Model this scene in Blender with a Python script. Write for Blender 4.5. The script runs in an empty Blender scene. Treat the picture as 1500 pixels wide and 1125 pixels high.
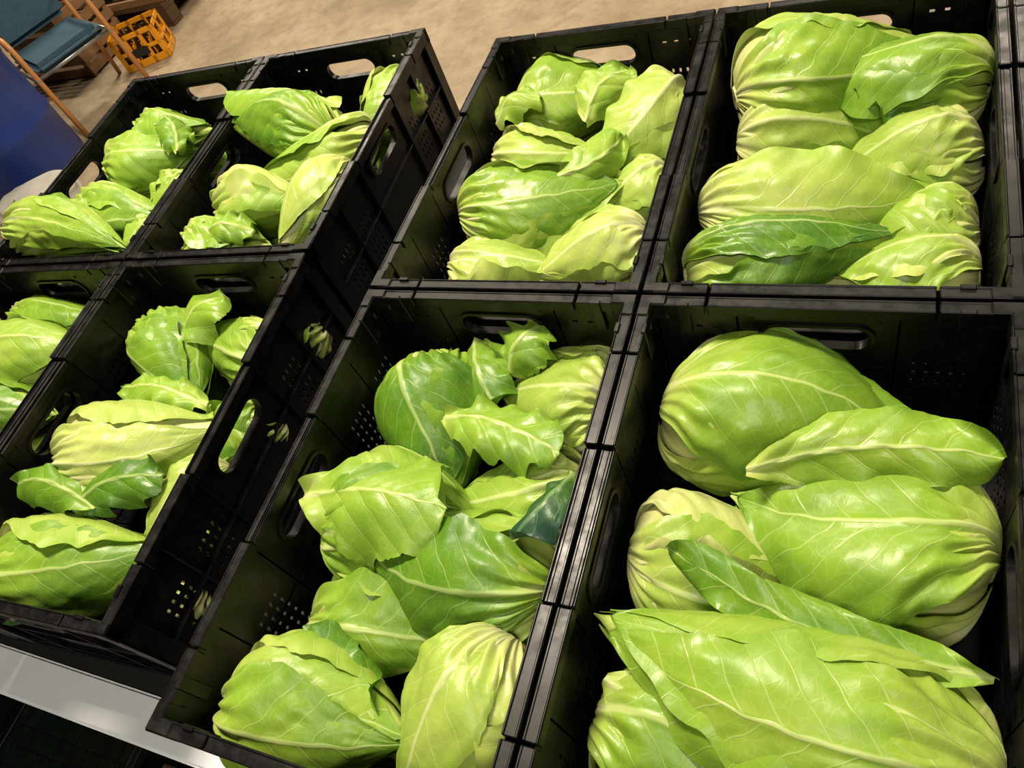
import bpy, bmesh, math, random
import numpy as np
from mathutils import Vector, Matrix, Euler
S=bpy.context.scene
COL=S.collection
RIM=0.99          # crate rim height above floor
CH=0.235          # crate height
TABLE=RIM-CH
# ------------------------------------------------------------------ node helpers
def newmat(name):
    m=bpy.data.materials.new(name); m.use_nodes=True
    nt=m.node_tree; b=nt.nodes["Principled BSDF"]
    return m,nt,b
class NB:
    def __init__(s,nt): s.nt=nt
    def n(s,t,**k):
        o=s.nt.nodes.new(t)
        for a,v in k.items(): setattr(o,a,v)
        return o
    def put(s,sock,v):
        if isinstance(v,(int,float)): sock.default_value=v
        elif isinstance(v,(tuple,list)): sock.default_value=v
        else: s.nt.links.new(v,sock)
    def m(s,op,a,b=None,c=None,clamp=False):
        o=s.n("ShaderNodeMath",operation=op,use_clamp=clamp)
        s.put(o.inputs[0],a)
        if b is not None: s.put(o.inputs[1],b)
        if c is not None: s.put(o.inputs[2],c)
        return o.outputs[0]
    def mr(s,v,a,b,c,d,smooth=True):
        o=s.n("ShaderNodeMapRange"); o.interpolation_type='SMOOTHSTEP' if smooth else 'LINEAR'
        s.put(o.inputs[0],v)
        for i,x in enumerate((a,b,c,d)): s.put(o.inputs[i+1],x)
        return o.outputs[0]
    def ramp(s,f,stops):
        o=s.n("ShaderNodeValToRGB"); r=o.color_ramp
        while len(r.elements)<len(stops): r.elements.new(0.5)
        for e,(p,c) in zip(r.elements,stops): e.position=p; e.color=(*c,1)
        s.put(o.inputs[0],f); return o.outputs[0]
    def mix(s,f,a,b,mode='MIX'):
        o=s.n("ShaderNodeMix",data_type='RGBA',blend_type=mode)
        s.put(o.inputs[0],f)
        s.put(o.inputs[6],(*a,1) if isinstance(a,tuple) else a)
        s.put(o.inputs[7],(*b,1) if isinstance(b,tuple) else b)
        return o.outputs[2]
    def noise(s,vec,scale,detail=3,rough=.5):
        o=s.n("ShaderNodeTexNoise"); o.inputs["Scale"].default_value=scale
        o.inputs["Detail"].default_value=detail; o.inputs["Roughness"].default_value=rough
        if vec is not None: s.nt.links.new(vec,o.inputs["Vector"])
        return o.outputs[0]
    def bump(s,h,strength,dist,bsdf,prev=None):
        o=s.n("ShaderNodeBump"); o.inputs["Strength"].default_value=strength; o.inputs["Distance"].default_value=dist
        s.nt.links.new(h,o.inputs["Height"])
        if prev is not None: s.nt.links.new(prev,o.inputs["Normal"])
        if bsdf is not None: s.nt.links.new(o.outputs[0],bsdf.inputs["Normal"])
        return o.outputs[0]
def simple(name,col,rough=.5,nscale=0,namt=.2,bump=0,metal=0):
    m,nt,b=newmat(name); N=NB(nt)
    b.inputs["Roughness"].default_value=rough; b.inputs["Metallic"].default_value=metal
    tc=N.n("ShaderNodeTexCoord")
    f=N.noise(tc.outputs["Object"],nscale or 12,3,.6)
    c=N.mix(f,tuple(x*(1-namt) for x in col),tuple(min(1,x*(1+namt)) for x in col))
    nt.links.new(c,b.inputs["Base Color"])
    if bump: N.bump(f,bump,.003,b)
    return m

# ------------------------------------------------------------------ leaf material
def leaf_material():
    m,nt,b=newmat("cabbage_leaf_green"); N=NB(nt)
    uv=N.n("ShaderNodeUVMap"); uv.uv_map="UVMap"
    sp=N.n("ShaderNodeSeparateXYZ"); nt.links.new(uv.outputs[0],sp.inputs[0])
    X=sp.outputs[0]; Y=sp.outputs[1]
    dn=N.noise(uv.outputs[0],24,1)
    dist=N.m('MULTIPLY',N.m('SUBTRACT',dn,.5),.024)
    Xw=N.m('ADD',X,N.m('MULTIPLY',dist,.4))
    ax=N.m('ABSOLUTE',Xw)
    mw=N.m('MAXIMUM',N.m('SUBTRACT',.0036,N.m('MULTIPLY',Y,.0125)),.0004)
    mid=N.mr(N.m('DIVIDE',ax,mw),.5,1.7,1,0)
    side=N.m('MULTIPLY',N.m('GREATER_THAN',Xw,0),.014)
    ph=N.m('ADD',N.m('ADD',N.m('SUBTRACT',Y,N.m('MULTIPLY',ax,1.05)),side),dist)
    pp=N.m('PINGPONG',ph,.018)
    vw=N.m('MAXIMUM',N.m('SUBTRACT',.0011,N.m('MULTIPLY',ax,.010)),.0004)
    sec=N.mr(N.m('DIVIDE',pp,vw),.2,1.9,1,0)
    mp=N.n("ShaderNodeVectorMath",operation='ADD')
    nv=N.n("ShaderNodeCombineXYZ"); nt.links.new(dist,nv.inputs[0]); nt.links.new(dist,nv.inputs[1])
    nt.links.new(uv.outputs[0],mp.inputs[0]); nt.links.new(nv.outputs[0],mp.inputs[1])
    v=N.n("ShaderNodeTexVoronoi",feature='DISTANCE_TO_EDGE'); v.inputs["Scale"].default_value=85
    nt.links.new(mp.outputs[0],v.inputs["Vector"])
    f1=N.mr(v.outputs[0],0,.08,.20,0)
    vein=N.m('MAXIMUM',N.m('MAXIMUM',N.m('MULTIPLY',mid,1.4),N.m('MULTIPLY',sec,.68)),f1)
    at=N.n("ShaderNodeAttribute"); at.attribute_name="tone"
    oi=N.n("ShaderNodeObjectInfo")
    tc=N.n("ShaderNodeTexCoord")
    bn=N.noise(tc.outputs["Object"],11,2,.6)
    t=N.m('ADD',at.outputs["Fac"],N.m('MULTIPLY',N.m('SUBTRACT',bn,.5),.42))
    t=N.m('ADD',t,N.m('MULTIPLY',N.m('SUBTRACT',oi.outputs["Random"],.5),.12))
    base=N.ramp(t,[(0,(.55,.59,.23)),(.20,(.41,.52,.105)),(.40,(.24,.395,.034)),(.60,(.105,.24,.014)),(.8,(.038,.118,.014)),(1,(.010,.05,.032))])
    vc=N.ramp(t,[(0,(.70,.71,.42)),(.45,(.52,.62,.22)),(.8,(.28,.42,.13)),(1,(.08,.20,.12))])
    c=N.mix(N.m('MULTIPLY',vein,.47),base,vc)
    nt.links.new(c,b.inputs["Base Color"])
    rr=N.mr(bn,.3,.7,.30,.48); nt.links.new(rr,b.inputs["Roughness"])
    b.inputs["Specular IOR Level"].default_value=.45
    h1=N.m('MAXIMUM',N.m('MULTIPLY',mid,1.5),N.m('MAXIMUM',sec,f1))
    wr=N.noise(uv.outputs[0],44,2,.55)
    N.bump(N.m('ADD',N.m('MULTIPLY',h1,.35),N.m('MULTIPLY',wr,1.9)),.42,.0017,b)
    tr=N.n("ShaderNodeBsdfTranslucent"); nt.links.new(c,tr.inputs[0])
    mx=N.n("ShaderNodeMixShader"); mx.inputs[0].default_value=.12
    out=nt.nodes["Material Output"]
    nt.links.new(b.outputs[0],mx.inputs[1]); nt.links.new(tr.outputs[0],mx.inputs[2]); nt.links.new(mx.outputs[0],out.inputs[0])
    return m
LEAFM=leaf_material()
STEMM=simple("cabbage_stem_cream",(.50,.50,.22),.6,60,.25,.4)

# ------------------------------------------------------------------ mesh accumulation
class Acc:
    def __init__(s): s.v=[];s.f=[];s.uv=[];s.t=[];s.n=0
    def grid(s,P,UV,T):
        a,b,_=P.shape
        s.v.append(P.reshape(-1,3)); s.uv.append(UV.reshape(-1,2)); s.t.append(T.reshape(-1))
        i=np.arange(a-1)[:,None]*b+np.arange(b-1)[None,:]+s.n
        i=i.reshape(-1)
        s.f.append(np.stack([i,i+1,i+b+1,i+b],1)); s.n+=a*b
    def mesh(s,name):
        V=np.concatenate(s.v);F=np.concatenate(s.f);U=np.concatenate(s.uv);T=np.concatenate(s.t)
        me=bpy.data.meshes.new(name)
        me.vertices.add(len(V)); me.vertices.foreach_set("co",V.astype(np.float32).ravel())
        me.loops.add(F.size); me.loops.foreach_set("vertex_index",F.ravel().astype(np.int32))
        me.polygons.add(len(F)); me.polygons.foreach_set("loop_start",(np.arange(len(F))*4).astype(np.int32))
        me.polygons.foreach_set("loop_total",np.full(len(F),4,np.int32))
        me.update(calc_edges=True)
        ul=me.uv_layers.new(name="UVMap"); ul.data.foreach_set("uv",U[F.ravel()].astype(np.float32).ravel())
        at=me.attributes.new("tone",'FLOAT','POINT'); at.data.foreach_set("value",T.astype(np.float32))
        me.polygons.foreach_set("use_smooth",np.ones(len(F),bool))
        me.validate(); me.update()
        return me
def unit(v): return v/np.linalg.norm(v)
def wob(rng,x,y,fx,fy,n=5):
    o=np.zeros(np.broadcast(x,y).shape)
    for _ in range(n):
        o=o+np.sin(x*rng.uniform(-fx,fx)+y*rng.uniform(-fy,fy)+rng.uniform(0,6.28))
    return o/n**.5
def prof(s):
    s=np.asarray(s,float); a=.34
    lo=np.sqrt(np.clip(1-((a-s)/a)**2,0,1))**.85
    q=np.clip((s-a)/(1-a),0,1)
    hi=np.cos(np.pi/2*q**1.15)*.5+.5*(1-q**1.15)
    return np.where(s<a,lo,np.maximum(hi,.02))
def cabbage_mesh(name,L,R,seed,tone=.3,roll=None,nl=6,bend=None,origin=None,a=None,up=None,open_=1.0):
    rng=np.random.default_rng(seed)
    A=Acc(); R=R-.004
    if a is None: a=np.array([0,1.,0]);up=np.array([0,0,1.]);origin=np.array([0,-L/2,0])
    n=unit(up-a*np.dot(a,up)); mvec=np.cross(a,n)
    if bend is None: bend=rng.uniform(-.09,.10)*L
    bd=unit(n*rng.uniform(-.5,.5)+mvec*rng.choice([-1,1]))
    sq=rng.uniform(.92,1.04)
    lob=[(int(rng.integers(2,5)),rng.uniform(0,6.28),rng.uniform(.015,.045)) for _ in range(3)]
    def surf(s,th,off):
        r=R*prof(s)
        for k,ph,am in lob: r=r*(1+am*np.sin(k*th+ph+s*2.5))
        q=np.clip((s-.5)/.5,0,1)
        r=r+off*(1-.72*q*q*(3-2*q))
        c=origin+a*(L*s)[...,None]+bd*(bend*np.sin(np.pi*np.clip(s,0,1)))[...,None]
        return c+n*(r*np.cos(th)*sq)[...,None]+mvec*(r*np.sin(th))[...,None]
    # core
    s=np.linspace(0,1,44)[:,None]+np.zeros((1,60)); th=np.linspace(math.pi,3*math.pi,60)[None,:]+np.zeros((44,1))
    off=wob(rng,th*0+np.cos(th)*2,s*10,2,1.5)*.002+np.sin(th*11+s*5+np.sin(th*3))*.0022*np.exp(-(s/.25)**2)
    A.grid(surf(s,th,off-.003),np.stack([(th-2*math.pi)*R*.9,s*L],-1),np.full(s.shape,tone-.12)-.15*np.exp(-(s/.18)**2))
    roll=rng.uniform(-.9,.9) if roll is None else roll
    sg=rng.choice([-1,1])
    ths=[math.pi+.4,math.pi-.9,roll-sg*.3,roll+sg*1.9,roll-sg*1.75,roll][-nl:]
    for k,t0 in enumerate(ths):
        top=(k==len(ths)-1)
        NS,NT=80,64
        s1=rng.uniform(.92,1.0) if not top else rng.uniform(.90,1.03)
        hw=rng.uniform(1.0,1.35) if not top else rng.uniform(.9,1.4)
        loose=rng.random()<.33
        u=np.linspace(0,1,NS)[:,None]+np.zeros((1,NT)); t=np.linspace(-1,1,NT)[None,:]+np.zeros((NS,1))
        ss=u*s1+.004
        sh=(.42+.58*np.clip(u/.45,0,1)**.8)*np.sqrt(np.clip(1-u**5,0,1))
        edge=1+.05*wob(rng,u*14,np.sign(t)*2,3,2,4)+.012*wob(rng,u*50,np.sign(t)*2,2,2,4)
        tw=rng.uniform(-.5,.5)
        thh=t0+tw*u+t*hw*sh*edge
        x=t*hw*sh*edge*R*prof(np.clip(ss,0,.8))
        y=ss*L
        ph=y-1.05*np.abs(x)+(x>0)*.014
        puck=np.abs(np.sin(np.pi*ph/.036))**.7*.0013*np.clip(np.abs(t)*3,0,1)
        mid=np.exp(-(x/.0042)**2)*.0032*(1-u)**.8
        lf=rng.uniform(.008,.022) if loose else rng.uniform(.001,.005)
        one=np.where(t*rng.choice([-1,1])>0,1.,.3)
        lift=lf*open_*one*(np.abs(t)**(4 if loose else 7))*(.3+u)
        ruf=np.sin(u*rng.uniform(14,26)+np.sign(t)*2+rng.uniform(0,6))*(.0045 if loose else .0018)*np.abs(t)**4*open_
        # crumpled, gathered leaf base
        env=np.exp(-((u-.10)/.20)**2)
        fold=np.sin(t*rng.uniform(15,22)+wob(rng,u*9,t*3,1,1)*2.2)*.0030*env
        fold=fold+(1-np.abs(wob(rng,u*26,t*11,1,1,4))*1.1)*.0026*np.exp(-((u-.16)/.20)**2)
        big=wob(rng,u*7,t*5,1.4,1.4,6)*.0027+wob(rng,u*22,t*16,1.2,1.2,6)*.0010
        big=big*(1-.6*u)
        off=.0008+.0017*k+puck+mid+lift+ruf+fold+big+rng.uniform(0,.006)*u**6*open_
        tn=tone+(rng.uniform(.0,.18) if top else rng.uniform(-.12,.08))+.12*(u-.35)-.24*np.exp(-(u/.14)**2)+.05*np.abs(t)**3
        A.grid(surf(ss,thh,off),np.stack([x,y],-1),tn)
    me=A.mesh(name)
    # cut stem stump at the blunt end
    bm=bmesh.new(); bm.from_mesh(me)
    rings=[]; sr=R*.20
    for (d,rr) in ((.018,1.3),(.008,1.15),(.002,1.0),(.000,.9),(.001,.0)):
        ring=[]
        for i in range(14):
            an=i/14*2*math.pi
            p=origin+a*d+(n*math.cos(an)+mvec*math.sin(an))*sr*rr*(1+.06*math.sin(an*3+seed))
            ring.append(bm.verts.new(p))
            if rr==0: break
        rings.append(ring)
    for q in range(len(rings)-1):
        A0,B0=rings[q],rings[q+1]
        for i in range(14):
            j=(i+1)%14
            f=bm.faces.new([A0[i],A0[j],B0[j],B0[i]] if len(B0)>1 else [A0[i],A0[j],B0[0]])
            f.material_index=1
    bm.to_mesh(me); bm.free()
    me.materials.append(LEAFM); me.materials.append(STEMM)
    return me
def add(name,me,loc=(0,0,0),rot=None,scale=None):
    ob=bpy.data.objects.new(name,me); COL.objects.link(ob); ob.location=loc
    if rot is not None: ob.rotation_euler=rot
    if scale: ob.scale=scale
    return ob
def cabbage(B,T,R,seed,**k):
    B=np.array(B,float);T=np.array(T,float); c=(B+T)/2
    L=np.linalg.norm(T-B); a=(T-B)/L
    me=cabbage_mesh("pointed_cabbage",L,R,seed,a=a,up=np.array([.1,-.35,1.]),origin=B-c,**k)
    return add("pointed_cabbage",me,tuple(c))
def leaf(B,T,hwid,seed,tone=.5,cup=.25,roll=0.,arch=.02,ruffle=.014,jag=.055):
    rng=np.random.default_rng(seed)
    B=np.array(B,float);T=np.array(T,float);c0=(B+T)/2
    L=np.linalg.norm(T-B);a=(T-B)/L;up=np.array([0,0,1.]);n=unit(up-a*a[2]);sd=np.cross(a,n)
    n,sd=n*math.cos(roll)+sd*math.sin(roll),sd*math.cos(roll)-n*math.sin(roll)
    NS,NT=90,56
    u=np.linspace(0,1,NS)[:,None]+np.zeros((1,NT)); t=np.linspace(-1,1,NT)[None,:]+np.zeros((NS,1))
    w=hwid*(.12+.95*np.clip(u/.42,0,1)**.9)*np.clip(1-u**4.5,0,1)**.5
    w=w*(1+jag*(wob(rng,u*26,np.sign(t)*2,2,2,6)+.35*wob(rng,u*100,np.sign(t)*2,2,2,6))*np.abs(t))
    x=t*w
    curv=cup/max(hwid,.01)
    ang=x*curv*2
    px=np.sin(ang)/(curv*2+1e-6); pz=-(1-np.cos(ang))/(curv*2+1e-6)
    y=u*L
    ph=y-1.05*np.abs(x)+(x>0)*.014
    bs=rng.uniform(-.02,.02)
    z=pz+arch*np.sin(np.pi*u)+np.abs(np.sin(np.pi*ph/.036))**.7*.002+np.exp(-(x/.004)**2)*.003*(1-u)
    z=z+ruffle*np.abs(t)**2.5*wob(rng,u*24,np.sign(t)*3,1.2,1,4)+wob(rng,u*7,t*4,1,1,4)*.005
    P=(B-c0)+a*y[...,None]+sd*(px+bs*np.sin(np.pi*u))[...,None]+n*z[...,None]
    A=Acc()
    tn=tone+.08*(u-.5)-.2*np.exp(-(u/.12)**2)
    A.grid(P,np.stack([x,y],-1),tn)
    me=A.mesh("cabbage_leaf"); me.materials.append(LEAFM)
    return add("cabbage_leaf",me,tuple(c0))

# ------------------------------------------------------------------ crate mesh
def crate_mesh():
    bm=bmesh.new()
    def box(x0,x1,y0,y1,z0,z1,c=.0012):
        r=bmesh.ops.create_cube(bm,size=1)
        vs=r['verts']
        for v in vs:
            v.co=Vector(((x0+x1)/2+v.co.x*(x1-x0),(y0+y1)/2+v.co.y*(y1-y0),(z0+z1)/2+v.co.z*(z1-z0)))
        if c:
            es=list({e for v in vs for e in v.link_edges})
            bmesh.ops.bevel(bm,geom=es,offset=c,segments=1,affect='EDGES')
    W,Lc,H=.396,.604,CH
    hx,hy=W/2,Lc/2
    ins=.013
    # wall panels with real cut-outs
    def panel(half,zlo,zhi,holes,handle,fm,th=.003):
        ab={-half,half,handle[0],handle[1]};zb={zlo,zhi,handle[2],handle[3]}
        for h in holes: ab|={h[0],h[1]};zb|={h[2],h[3]}
        ab=sorted({round(v,5) for v in ab});zb=sorted({round(v,5) for v in zb})
        na,nz=len(ab)-1,len(zb)-1
        kind=[[0]*nz for _ in range(na)]
        for i in range(na):
            ac=(ab[i]+ab[i+1])/2
            for j in range(nz):
                zc=(zb[j]+zb[j+1])/2
                if handle[0]<ac<handle[1] and handle[2]<zc<handle[3]: kind[i][j]=2
                else:
                    for h in holes:
                        if h[0]<ac<h[1] and h[2]<zc<h[3]: kind[i][j]=1;break
        cache={}
        def V(a,z,s):
            k=(round(a,5),round(z,5),s)
            if k not in cache: cache[k]=bm.verts.new(fm(a,z,s*th))
            return cache[k]
        for i in range(na):
            for j in range(nz):
                if kind[i][j]==0:
                    for s in (0,1):
                        q=[V(ab[i],zb[j],s),V(ab[i+1],zb[j],s),V(ab[i+1],zb[j+1],s),V(ab[i],zb[j+1],s)]
                        bm.faces.new(q if s else q[::-1])
                elif kind[i][j]==1:
                    c=[(ab[i],zb[j]),(ab[i+1],zb[j]),(ab[i+1],zb[j+1]),(ab[i],zb[j+1])]
                    nb=[(i,j-1),(i+1,j),(i,j+1),(i-1,j)]
                    for k in range(4):
                        if kind[nb[k][0]][nb[k][1]]==1: continue
                        p,q=c[k],c[(k+1)%4]
                        bm.faces.new([V(*p,0),V(*q,0),V(*q,1),V(*p,1)])
        # handle opening (stadium) in its rectangle, with a raised collar
        a0,a1,z0,z1=handle; ca,cz=(a0+a1)/2,(z0+z1)/2
        r=(z1-z0)/2-.010; hl=(a1-a0)/2-.010-r
        N=40; inner=[];outer=[];big=[]
        for k in range(N):
            an=2*math.pi*(k+.5)/N
            dx,dz=math.cos(an),math.sin(an)
            ox=hl if dx>0 else -hl
            inner.append((ca+ox+r*dx,cz+r*dz))
            big.append((ca+ox+(r+.005)*dx,cz+(r+.005)*dz))
            ux,uz=ox+r*dx,r*dz
            sx=(a1-a0)/2;sz=(z1-z0)/2
            sc=min(sx/abs(ux) if ux else 9,sz/abs(uz) if uz else 9)
            outer.append((ca+ux*sc,cz+uz*sc))
        for s in (0,1):
            vi=[bm.verts.new(fm(p[0],p[1],s*th)) for p in inner]
            vo=[bm.verts.new(fm(p[0],p[1],s*th)) for p in outer]
            crn=((a0,z0),(a1,z0),(a1,z1),(a0,z1))
            cr=[bm.verts.new(fm(x,z,s*th)) for x,z in crn]
            for k in range(N):
                j=(k+1)%N
                bm.faces.new([vi[k],vi[j],vo[j],vo[k]])
                if abs(outer[k][0]-outer[j][0])>1e-5 and abs(outer[k][1]-outer[j][1])>1e-5:
                    ccx=a1 if (outer[k][0]+outer[j][0])/2>ca else a0
                    ccz=z1 if (outer[k][1]+outer[j][1])/2>cz else z0
                    cv=[c for c,(x,z) in zip(cr,crn) if x==ccx and z==ccz][0]
                    bm.faces.new([vo[k],vo[j],cv])
        lv=[]
        for (pts,off) in ((inner,-.003),(big,-.003),(big,.009),(inner,.009)):
            lv.append([bm.verts.new(fm(p[0],p[1],off)) for p in pts])
        for q in range(4):
            A0,B0=lv[q],lv[(q+1)%4]
            for k in range(N):
                j=(k+1)%N; bm.faces.new([A0[k],A0[j],B0[j],B0[k]])
    def slots(cent,nc,nr,za,pa=.0125,pz=.0165,wa=.0042,wz=.0085):
        o=[]
        for c in cent:
            for i in range(nc):
                for j in range(nr):
                    a=c+(i-(nc-1)/2)*pa; z=za-j*pz
                    o.append((a-wa/2,a+wa/2,z-wz/2,z+wz/2))
        return o
    zl,zh=-H+.006,-.004
    longh=slots((-.225,-.14,.14,.225),4,6,-.085)
    shorth=slots((-.13,.13),5,5,-.095)
    top=slots((-.13,.13),3,1,-.040,pa=.02,wa=.007,wz=.004)
    hd=(-.068,.068,-.080,-.024)
    for sgn in (-1,1):
        panel(hy-ins,zl,zh,longh,hd,lambda a,z,s,sgn=sgn: Vector((sgn*(hx-ins+s),a,z)))
        panel(hx-ins,zl,zh,shorth+top,hd,lambda a,z,s,sgn=sgn: Vector((a,sgn*(hy-ins+s),z)))
    # floor with rib lattice
    box(-hx+ins,hx-ins,-hy+ins,hy-ins,-H+.003,-H+.007,0)
    for i in range(-4,5): box(i*.04-.002,i*.04+.002,-hy+ins,hy-ins,-H,-H+.010,0)
    for i in range(-6,7): box(-hx+ins,hx-ins,i*.044-.002,i*.044+.002,-H,-H+.010,0)
    # rims (flat lip + skirt + raised inner bead), leaving hinge gaps near the corners
    for sg in (-1,1):
        X=lambda a,b:(min(sg*a,sg*b),max(sg*a,sg*b))
        segs=[(-hy+.03,-.215),(-.212,-.09),(-.087,.087),(.09,.212),(.215,hy-.03)]
        for k,(y0,y1) in enumerate(segs):
            dz=-.005 if k==2 else 0
            box(*X(hx-.0155,hx-.001),y0,y1,-.006+dz,-.001+dz)
            box(*X(hx-.0040,hx-.0005),y0,y1,-.022,.0+dz)
            box(*X(hx-.0165,hx-.0135),y0,y1,-.016,.0005+dz)
        segs=[(-hx+.03,-.12),(-.117,.117),(.12,hx-.03)]
        for k,(x0,x1) in enumerate(segs):
            box(x0,x1,*X(hy-.0155,hy-.001),-.006,-.001)
            box(x0,x1,*X(hy-.0040,hy-.0005),-.022,.0)
            box(x0,x1,*X(hy-.0165,hy-.0135),-.016,.0005)
        # outer stiffening ribs
        for y in (-.285,-.185,-.092,.092,.185,.285):
            box(*X(hx-ins,hx-.002),y-.0015,y+.0015,-H+.012,-.02,.0004)
        for x in (-.18,-.085,.085,.18):
            box(x-.0015,x+.0015,*X(hy-ins,hy-.002),-H+.012,-.02,.0004)
        for z in (-.200,-.112):
            box(*X(hx-ins,hx-.003),-hy+.01,hy-.01,z-.0015,z+.0015,.0004)
            box(-hx+.01,hx-.01,*X(hy-ins,hy-.003),z-.0015,z+.0015,.0004)
        box(*X(hx-ins-.002,hx-.001),-hy+.006,hy-.006,-H,-H+.016,.001)
        box(-hx+.006,hx-.006,*X(hy-ins-.002,hy-.001),-H,-H+.016,.001)
        # handle grip bars
        box(*X(hx-ins-.002,hx-.001),-.066,.066,-.024,-.012,.001)
        box(-.066,.066,*X(hy-ins-.002,hy-.001),-.024,-.012,.001)
        # corner posts, caps and clips
        for s2 in (-1,1):
            Y=lambda a,b:(min(s2*a,s2*b),max(s2*a,s2*b))
            box(*X(hx-.016,hx),*Y(hy-.033,hy),-.028,.0015,.002)
            box(*X(hx-.033,hx),*Y(hy-.016,hy),-.028,.0015,.002)
            box(*X(hx-.006,hx-.001),*Y(hy-.030,hy-.001),-H,-.02,.001)
            box(*X(hx-.030,hx-.001),*Y(hy-.006,hy-.001),-H,-.02,.001)
            box(*X(hx-.018,hx-.012),*Y(hy-.06,hy-.045),-.05,.002,.001)
            box(*X(hx-.06,hx-.045),*Y(hy-.018,hy-.012),-.05,.002,.001)
    bmesh.ops.recalc_face_normals(bm,faces=bm.faces[:])
    me=bpy.data.meshes.new("plastic_crate"); bm.to_mesh(me); bm.free()
    return me
def plastic(name,c0,c1,c2):
    m,nt,b=newmat(name); N=NB(nt)
    tc=N.n("ShaderNodeTexCoord")
    n1=N.noise(tc.outputs["Object"],38,3,.65)
    c=N.ramp(n1,[(.40,c0),(.66,c1),(.82,c2)])
    nt.links.new(c,b.inputs["Base Color"])
    nt.links.new(N.mr(n1,.3,.75,.30,.50),b.inputs["Roughness"])
    b.inputs["Specular IOR Level"].default_value=.34
    return m
CM=crate_mesh(); CM.materials.append(plastic("black_plastic",(.0028,.0028,.0034),(.005,.0047,.005),(.020,.017,.015)))
CG=CM.copy(); CG.materials.clear(); CG.materials.append(plastic("dark_green_plastic",(.004,.010,.006),(.006,.014,.008),(.012,.018,.012)))
# right block of crates
for (cx,cy) in ((-.4475,.290),(-.0485,.290),(-.4475,.898),(-.0485,.898),(.3510,.290),(.3510,.898)):
    add("plastic_crate",CM,(cx,cy,RIM))
# left block, turned 2.8 degrees
ANG=math.radians(2.8); ca_,sa_=math.cos(ANG),math.sin(ANG)
def Lpos(lx,ly): # lx leftwards from near right corner, ly depthwards
    return (-.764-ca_*lx-sa_*ly, .060-sa_*lx+ca_*ly)
for i in range(2):
    for j in range(2):
        p=Lpos(.199+.399*i,.303+.609*j)
        add("plastic_crate",CM,(p[0],p[1],RIM),rot=(0,0,ANG))
for z in (CH,2*CH+.001):
    add("plastic_crate",CG,(-1.42,-.14,z),rot=(0,0,math.pi/2))

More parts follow.
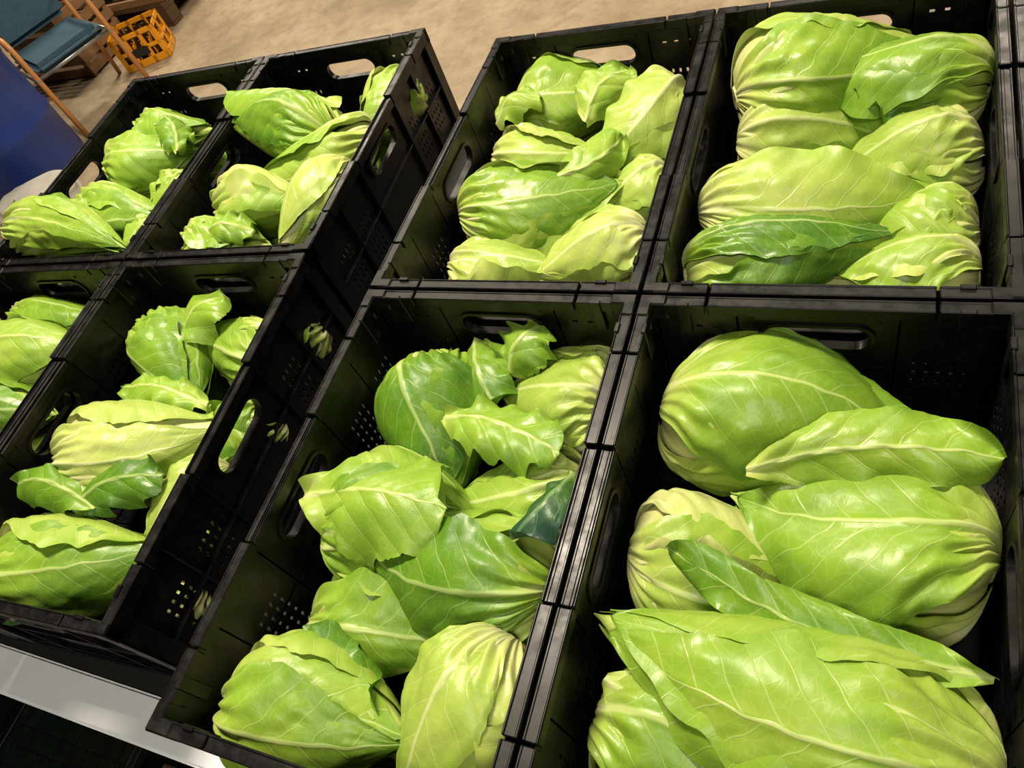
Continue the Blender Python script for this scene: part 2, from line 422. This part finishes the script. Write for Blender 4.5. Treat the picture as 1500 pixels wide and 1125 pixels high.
# ------------------------------------------------------------------ cabbages (world metres; x0,y0 blunt end, x1,y1 point, R, heights below rim, tone, roll)
CAB=[
# near right crate
(-.218,.505,.100,.465,.098,-.110,-.145,.30,-.2),
(.132,.355,-.120,.388,.086,-.115,-.10,.26,.5),
(-.222,.322,-.020,.325,.080,-.13,-.13,.22,.3),
(.126,.148,-.226,.216,.084,-.100,-.055,.30,.2),
(-.217,.135,.005,.090,.078,-.135,-.135,.30,-.3),
(-.215,.062,-.040,.080,.052,-.17,-.17,.3,0),
(.118,.070,-.040,.070,.052,-.17,-.17,.3,0),
# near left of the right block
(-.565,.545,-.465,.345,.080,-.115,-.13,.42,.3),
(-.278,.500,-.450,.507,.060,-.12,-.12,.24,0),
(-.280,.556,-.450,.553,.044,-.135,-.135,.28,0),
(-.288,.385,-.475,.335,.066,-.125,-.13,.40,0),
(-.608,.280,-.390,.310,.086,-.115,-.115,.38,.2),
(-.283,.250,-.555,.264,.078,-.100,-.080,.38,-.1),
(-.589,.158,-.375,.176,.060,-.14,-.14,.36,0),
(-.622,.045,-.390,.060,.080,-.110,-.09,.32,.1),
(-.313,.185,-.395,-.005,.074,-.10,-.115,.24,.4),
(-.300,.060,-.470,.055,.050,-.17,-.17,.3,0),
# far left of the right block
(-.612,1.125,-.385,1.160,.078,-.12,-.12,.32,.2),
(-.298,1.115,-.425,.934,.070,-.10,-.10,.19,0),
(-.617,1.015,-.390,.991,.062,-.12,-.12,.28,0),
(-.618,.838,-.335,.902,.078,-.10,-.09,.29,.2),
(-.288,.937,-.400,.865,.058,-.13,-.13,.24,0),
(-.612,.738,-.410,.750,.064,-.13,-.13,.28,0),
(-.288,.785,-.458,.718,.064,-.11,-.11,.19,.2),
# far right crate
(-.205,1.050,.055,1.150,.096,-.065,-.06,.30,.4),
(.137,1.035,-.130,1.085,.080,-.075,-.06,.35,0),
(-.195,1.000,.030,.990,.074,-.110,-.115,.22,.3),
(.130,.952,-.060,.915,.068,-.12,-.12,.20,.3),
(-.225,.830,.095,.850,.082,-.10,-.09,.30,.3),
(.124,.808,-.035,.795,.062,-.12,-.12,.29,0),
(-.228,.712,.045,.775,.060,-.10,-.09,.50,0),
(.125,.728,-.055,.715,.052,-.115,-.115,.24,0),
# left block, far right crate
(-.950,1.015,-1.215,1.050,.072,-.06,-.02,.38,0),
(-.890,1.225,-.925,1.030,.060,-.075,-.09,.17,0),
(-.858,1.030,-1.090,.895,.054,-.055,-.05,.38,0),
(-1.140,.855,-.940,.865,.064,-.07,-.07,.30,0),
(-.868,.943,-.948,.740,.062,-.08,-.08,.22,0),
(-1.155,.748,-.980,.760,.054,-.07,-.08,.30,0),
# left block, near right crate
(-1.135,.575,-.950,.430,.064,-.10,-.10,.34,0),
(-.830,.620,-.870,.510,.050,-.12,-.12,.28,0),
(-.845,.532,-1.070,.570,.052,-.12,-.12,.32,0),
(-1.118,.297,-.850,.390,.080,-.085,-.08,.15,.2),
(-.825,.445,-.870,.320,.052,-.13,-.13,.34,0),
(-.822,.335,-.915,.190,.058,-.12,-.12,.24,.2),
(-1.130,.125,-.840,.195,.076,-.09,-.09,.40,.2),
(-.812,.185,-.865,.080,.050,-.13,-.13,.18,0),
# left block, far left crate
(-1.555,1.125,-1.310,1.093,.054,-.07,-.06,.32,0),
(-1.535,.976,-1.315,1.026,.062,-.06,-.06,.34,0),
(-1.500,.844,-1.250,.816,.060,-.06,-.06,.32,0),
(-1.600,.740,-1.260,.705,.055,-.02,-.03,.36,0),
(-1.265,.930,-1.320,.820,.046,-.07,-.07,.24,0),
(-1.240,.789,-1.305,.690,.046,-.07,-.07,.28,0),
(-1.500,.93,-1.33,.94,.05,-.14,-.14,.3,0),
(-1.530,.74,-1.30,.73,.055,-.11,-.11,.3,0),
# left block, near left crate
(-1.530,.570,-1.265,.586,.052,-.10,-.10,.30,0),
(-1.505,.452,-1.240,.510,.072,-.09,-.09,.20,0),
(-1.470,.345,-1.265,.385,.062,-.11,-.11,.36,0),
(-1.450,.190,-1.260,.210,.060,-.12,-.12,.30,0),
]
for i,c in enumerate(CAB):
    x0,y0,x1,y1,R,z0,z1,tn,rl=c
    cabbage((x0,y0,RIM+z0),(x1,y1,RIM+z1),R,100+i,tone=tn,roll=rl if rl else None)
# lower layer carrying the visible heads
under=[cabbage_mesh("pointed_cabbage_under",.20,.05,900+k,tone=.36,nl=3) for k in range(3)]
for i,c in enumerate(CAB):
    x0,y0,x1,y1,R,z0,z1,tn,rl=c
    zc=(z0+z1)/2; gap=zc-R+.225
    if gap>.03 and x0>-1.58:
        rf=min(.055,max(.03,gap/2+.008))
        L=math.hypot(x1-x0,y1-y0); sc=rf/.05
        add("pointed_cabbage",under[i%3],((x0+x1)/2,(y0+y1)/2,RIM-.225+rf),
            rot=(0,0,math.atan2(y1-y0,x1-x0)-math.pi/2),scale=(sc,min(1.,L*.8/.20),sc))
# loose leaves: base, tip, half width, tone, cup, roll, arch
LV=[
(.118,.226,-.045,-.160,.285,-.022,.036,.58,.7,-.5,.014),
(-.100,.392,-.045,.128,.428,-.030,.046,.42,.5,.5,.010),
(-.043,.570,-.085,.105,.455,-.10,.036,.60,.6,.6,.02),
(-.285,.365,-.050,-.325,.270,-.03,.042,.88,.7,.4,.015),
(-.482,.425,-.065,-.310,.390,-.05,.054,.46,.6,-.2,.02),
(-.426,.517,-.08,-.385,.580,-.05,.050,.46,.5,0,.02),
(-.490,.570,-.08,-.426,.463,-.08,.048,.55,.6,.3,.02),
(-.430,.065,-.07,-.555,.135,-.065,.046,.66,.7,0,.015),
(.080,.985,-.05,-.035,1.020,-.05,.036,.64,.5,0,.01),
(-.955,1.085,-.03,-1.220,1.095,.02,.054,.46,.6,.5,.02),
(-1.037,.525,-.07,-.957,.605,-.04,.060,.46,.5,0,.02),
(-1.020,.215,-.07,-.875,.285,-.05,.050,.70,.6,.2,.02),
(-.975,.222,-.06,-1.135,.230,-.04,.040,.54,.6,0,.02),
(-.975,.090,-.09,-1.130,.085,-.08,.046,.74,.6,-.3,.02),
(-.895,.415,-.08,-1.080,.423,-.06,.038,.42,.6,0,.02),
(-1.390,.775,.0,-1.590,.785,.02,.048,.48,.7,0,.015),
(-.440,1.010,-.06,-.385,1.120,-.04,.050,.34,.6,.6,.02),
(-.622,.285,-.038,-.410,.290,-.020,.084,.42,.5,0,.012),
(-1.300,.96,-.02,-1.39,1.06,.0,.045,.54,.6,.4,.02),
(-.450,.870,-.05,-.360,.960,-.05,.046,.34,.6,.8,.02),
(-1.10,.74,-.04,-.99,.76,-.04,.04,.45,.6,.2,.02),
(-.205,.160,-.07,-.050,.075,-.09,.058,.40,.6,.2,.01),
(-.615,1.04,-.07,-.54,1.09,-.05,.045,.34,.6,.2,.02),
]
for i,l in enumerate(LV):
    leaf((l[0],l[1],RIM+l[2]),(l[3],l[4],RIM+l[5]),l[6],500+i,tone=l[7],cup=l[8],roll=l[9],arch=l[10])

# ------------------------------------------------------------------ generic part builder
class Part:
    def __init__(s,k=1.): s.bm=bmesh.new(); s.mats=[]; s.k=k
    def mi(s,m):
        if m not in s.mats: s.mats.append(m)
        return s.mats.index(m)
    def box(s,size,loc,m,rot=(0,0,0),bev=.004):
        r=bmesh.ops.create_cube(s.bm,size=1); vs=r['verts']
        M=Matrix.Translation(loc)@Euler(rot).to_matrix().to_4x4()@Matrix.Diagonal((*size,1))
        fs={f for v in vs for f in v.link_faces}
        k=s.mi(m)
        for f in fs: f.material_index=k
        bmesh.ops.transform(s.bm,matrix=M,verts=vs)
        if bev:
            es=list({e for v in vs for e in v.link_edges})
            bmesh.ops.bevel(s.bm,geom=es,offset=bev,segments=2,affect='EDGES',material=-1)
    def lathe(s,prof,m,loc=(0,0,0),seg=48):
        k=s.mi(m); rings=[]
        for r,z in prof:
            if r<1e-6: rings.append([s.bm.verts.new((loc[0],loc[1],loc[2]+z))])
            else: rings.append([s.bm.verts.new((loc[0]+r*math.cos(2*math.pi*i/seg),loc[1]+r*math.sin(2*math.pi*i/seg),loc[2]+z)) for i in range(seg)])
        for a,b in zip(rings,rings[1:]):
            for i in range(seg):
                j=(i+1)%seg
                q=[a[i%len(a)],a[j%len(a)],b[j%len(b)],b[i%len(b)]]
                q=list(dict.fromkeys(q))
                if len(q)>2:
                    f=s.bm.faces.new(q); f.material_index=k; f.smooth=True
    def tube(s,pts,r,m,seg=10):
        k=s.mi(m); pts=[Vector(p) for p in pts]; rings=[]; ru=None
        for i,p in enumerate(pts):
            d=(pts[min(i+1,len(pts)-1)]-pts[max(i-1,0)]).normalized()
            u=d.orthogonal().normalized() if ru is None else (ru-d*ru.dot(d)).normalized()
            ru=u; w=d.cross(u)
            rings.append([s.bm.verts.new(p+(u*math.cos(2*math.pi*j/seg)+w*math.sin(2*math.pi*j/seg))*r) for j in range(seg)])
        for a,b in zip(rings,rings[1:]):
            for j in range(seg):
                f=s.bm.faces.new([a[j],a[(j+1)%seg],b[(j+1)%seg],b[j]]); f.material_index=k; f.smooth=True
        for e in (rings[0],rings[-1][::-1]):
            f=s.bm.faces.new(e); f.material_index=k
    def done(s,name,loc=(0,0,0),rot=(0,0,0)):
        bmesh.ops.recalc_face_normals(s.bm,faces=s.bm.faces[:])
        if s.k!=1.: bmesh.ops.scale(s.bm,vec=(s.k,)*3,verts=s.bm.verts[:])
        me=bpy.data.meshes.new(name); s.bm.to_mesh(me); s.bm.free()
        for m in s.mats: me.materials.append(m)
        return add(name,me,loc,rot)

white=simple("white_board",(.86,.90,.96),.4,8,.04,.1)
dark=simple("dark_table_board",(.012,.012,.011),.6,8,.3)
steel=simple("dark_steel",(.02,.025,.02),.5,10,.3)
wood=simple("pallet_wood",(.24,.13,.055),.7,14,.4,.4)
dwood=simple("dark_pallet_wood",(.085,.045,.02),.75,14,.4,.4)
blue=simple("blue_barrel_plastic",(.010,.032,.18),.38,6,.3)
bfab=simple("blue_grey_fabric",(.035,.085,.125),.9,60,.35,.5)
owood=simple("orange_beech",(.45,.19,.05),.4,10,.2)
yel=simple("yellow_plastic",(.80,.34,.01),.4,6,.1)
blk=simple("black_rubber",(.012,.012,.012),.6,20,.2)
met=simple("grey_metal",(.35,.35,.36),.35,20,.15,0,.8)
bag=simple("white_sack",(.45,.43,.39),.75,7,.35,.6)

# table: dark board with a white front batten
P=Part()
P.box((2.40,1.25,.03),(-.52,.655,TABLE-.015),dark,(0,0,0),.004)
P.box((2.40,.065,.03),(-.52,-.004,TABLE-.015),white,(0,0,0),.004)
for x in (-1.69,-.7,.62):
    for y in (.12,1.2):
        P.box((.05,.05,TABLE-.03),(x,y,(TABLE-.03)/2),steel)
    P.box((.05,1.13,.05),(x,.66,TABLE-.06),steel)
    P.box((.04,1.05,.04),(x,.66,.2),steel)
for y in (.12,1.2): P.box((2.3,.04,.06),(-.535,y,TABLE-.065),steel)
P.done("trestle_table")

def pallet(loc,rot,mat,name="wooden_pallet"):
    P=Part()
    for i in range(7): P.box((1.2,.09,.022),(0,-.355+i*.1183,.133),mat,bev=.002)
    for x in (-.55,0,.55):
        P.box((.1,.8,.022),(x,0,.111),mat,bev=.002)
        for y in (-.35,0,.35): P.box((.1,.1,.078),(x,y,.061),mat,bev=.002)
    for y in (-.35,0,.35): P.box((1.2,.1,.022),(0,y,.011),mat,bev=.002)
    return P.done(name,loc,rot)
for k in range(3): pallet((-.49,-.46,.145*k),(0,0,0),dwood)

# blue drum
P=Part(); R=.29
pf=[(0,0),(R*.93,0),(R*.98,.012),(R,.03)]
for z0 in (.28,.58):
    pf+=[(R,z0-.03),(R+.008,z0-.012),(R+.008,z0+.012),(R,z0+.03)]
pf+=[(R,.83),(R+.012,.835),(R+.014,.86),(R+.006,.882),(R-.02,.885),(R-.03,.868),(.10,.862),(0,.862)]
P.lathe(pf,blue)
P.lathe([(0,.86),(.035,.86),(.035,.885),(.03,.89),(0,.89)],blk,(.16,0,0),20)
P.lathe([(0,.86),(.035,.86),(.035,.885),(.03,.89),(0,.89)],blk,(-.16,0,0),20)
P.done("blue_barrel",(-4.05,2.20,0))

# yellow bottle crate
P=Part(.70); w,d,h=.40,.30,.28
for sy in (-1,1):
    for z,t in ((.03,.06),(h-.02,.04),(.14,.03)): P.box((w,.012,t),(0,sy*(d/2),z),yel)
    for x in (-w/2+.02,-.07,.07,w/2-.02): P.box((.035,.012,h),(x,sy*d/2,h/2),yel)
    P.box((.15,.016,.07),(0,sy*(d/2),.12),blk)
for sx in (-1,1):
    for z,t in ((.03,.06),(h-.02,.04),(.14,.03)): P.box((.012,d,t),(sx*w/2,0,z),yel)
    for y in (-d/2+.02,0,d/2-.02): P.box((.012,.035,h),(sx*w/2,y,h/2),yel)
P.box((w,d,.01),(0,0,.01),yel)
brown=simple("brown_bottle_glass",(.035,.012,.004),.15,5,.1)
for i in range(5):
    for j in range(4):
        P.lathe([(0,.016),(.029,.016),(.03,.15),(.014,.19),(.012,.245),(.014,.247),(.014,.255),(0,.256)],brown,(-.15+i*.075,-.105+j*.07,0),12)
for i in range(4): P.box((.005,d,.12),(-.1125+i*.075,0,.12),yel,bev=0)
for j in range(3): P.box((w,.005,.12),(0,-.07+j*.07,.12),yel,bev=0)
P.done("yellow_bottle_crate",(-3.96,3.24,0),(0,0,.5))

# blue upholstered armchair with beech arms
P=Part(.85)
P.box((.48,.46,.07),(0,0,.44),bfab,(0,0,0),.03)
P.box((.46,.07,.44),(0,.25,.72),bfab,(-.15,0,0),.03)
for sx in (-1,1):
    x=sx*.27
    P.tube([(x,-.26,0),(x,-.24,.3),(x,-.22,.62),(x,-.18,.66),(x,0,.67),(x,.2,.66),(x,.26,.6)],.017,owood)
    P.tube([(x,.3,0),(x,.24,.3),(x,.24,.62)],.015,owood)
    P.tube([(x,-.25,.40),(x,.24,.40)],.013,met)
P.tube([(-.27,-.2,.40),(.27,-.2,.40)],.013,met)
P.tube([(-.27,.22,.40),(.27,.22,.40)],.013,met)
P.done("upholstered_armchair",(-4.00,2.79,0),(0,0,1.15))

# pallets and timber in the corner
for k in range(2): pallet((-4.60,3.96,.146*k),(0,0,.03*k),wood if k else dwood)
P=Part(.5)
for i in range(5): P.box((1.1,.02,.11),(0,-.4,.08+i*.15),dwood); P.box((1.1,.02,.11),(0,.4,.08+i*.15),wood)
for i in range(5): P.box((.02,.8,.11),(-.55,0,.08+i*.15),dwood); P.box((.02,.8,.11),(.55,0,.08+i*.15),wood)
for sx in (-1,1):
    for sy in (-1,1): P.box((.07,.07,.75),(sx*.51,sy*.36,.375),wood)
P.box((1.1,.8,.02),(0,0,.03),dwood)
P.done("slatted_wooden_box",(-4.62,3.30,0),(0,0,0))
def sack(loc,rot,sx,sy,sz,seed,name="feed_sack"):
    bm=bmesh.new(); bmesh.ops.create_icosphere(bm,subdivisions=5,radius=1)
    rng=random.Random(seed); ph=[rng.uniform(0,6) for _ in range(6)]
    for v in bm.verts:
        x,y,z=v.co
        f=lambda q:math.copysign(abs(q)**.55,q)
        X,Y,Z=f(x)*sx,f(y)*sy,f(z)*sz
        k=1+.05*math.sin(x*5+ph[0])*math.sin(y*6+ph[1])+.03*math.sin(z*9+x*7+ph[2])
        pin=1-.35*max(0,abs(x)-.75)/.25
        v.co=Vector((X*k,Y*k*pin,Z*k*pin))
    for fc in bm.faces: fc.smooth=True
    me=bpy.data.meshes.new(name); bm.to_mesh(me); bm.free(); me.materials.append(bag)
    zmin=min(v.co.z for v in me.vertices)
    return add(name,me,(loc[0],loc[1],loc[2]-zmin),rot)
sack((-3.60,1.86,0),(0,0,.5),.20,.13,.09,1)

# ------------------------------------------------------------------ room
cm,nt,b=newmat("concrete_floor"); N=NB(nt); tc=N.n("ShaderNodeTexCoord")
a1=N.noise(tc.outputs["Object"],1.6,6,.66); a2=N.noise(tc.outputs["Object"],12,5,.7)
c=N.ramp(a1,[(.34,(.25,.185,.115)),(.5,(.37,.285,.185)),(.66,(.48,.385,.26))])
c=N.mix(N.mr(a2,.42,.70,0,.5),c,(.20,.15,.10))
nt.links.new(c,b.inputs["Base Color"]); b.inputs["Roughness"].default_value=.55; N.bump(a2,.3,.005,b)
wm=simple("wall_paint",(.20,.19,.16),.8,3,.1)
def slab(name,size,loc,mat):
    P=Part(); P.box(size,loc,mat,bev=0); return P.done(name)
slab("floor",(16,14,.1),(-1.5,2,-.05),cm)
slab("wall_back",(16,.2,5),(-1.5,9.1,2.5),wm)
slab("wall_front",(16,.2,5),(-1.5,-5.1,2.5),wm)
slab("wall_left",(.2,14,5),(-9.6,2,2.5),wm)
slab("wall_right",(.2,14,5),(6.6,2,2.5),wm)
slab("ceiling",(16,14,.1),(-1.5,2,5.05),wm)

# ------------------------------------------------------------------ lights
def lamp(loc,size,power,col,rotz=0):
    P=Part()
    P.box((size[0]+.06,size[1]+.06,.06),(0,0,.05),met)
    o=P.done("hall_or_fill_lamp",loc,(0,0,rotz))
    ld=bpy.data.lights.new("hall_or_fill_light",'AREA'); ld.shape='RECTANGLE'; ld.size,ld.size_y=size; ld.energy=power; ld.color=col
    lo=bpy.data.objects.new("hall_or_fill_light",ld); COL.objects.link(lo); lo.parent=o; lo.location=(0,0,0)
warm=(1,.88,.69)
lamp((-1.1,1.3,3.7),(1.0,.4),185,warm)
lamp((.4,-1.3,3.8),(1.5,.5),62,(1,.91,.76))  # fill added on the camera side to soften the light, not a known fixture
lamp((-4.5,5.2,4.2),(1.5,.3),205,warm)
lamp((.5,5.8,4.2),(1.5,.3),190,warm)
w=bpy.data.worlds.new("hall_ambient"); w.use_nodes=True; S.world=w
w.node_tree.nodes["Background"].inputs[0].default_value=(.9,.85,.75,1); w.node_tree.nodes["Background"].inputs[1].default_value=.3

# ------------------------------------------------------------------ camera
right=Vector((.909,.290,-.305)).normalized()
back=Vector((.413,-.499,.762)); back=(back-right*back.dot(right)).normalized()
upv=back.cross(right)
M=Matrix((right,upv,back)).transposed().to_4x4(); M.translation=Vector((0,0,RIM+.685))
cd=bpy.data.cameras.new("camera"); cd.lens=1110/1500*36; cd.sensor_width=36; cd.clip_start=.02
co=bpy.data.objects.new("camera",cd); COL.objects.link(co); co.matrix_world=M; S.camera=co
S.view_settings.view_transform='Standard'
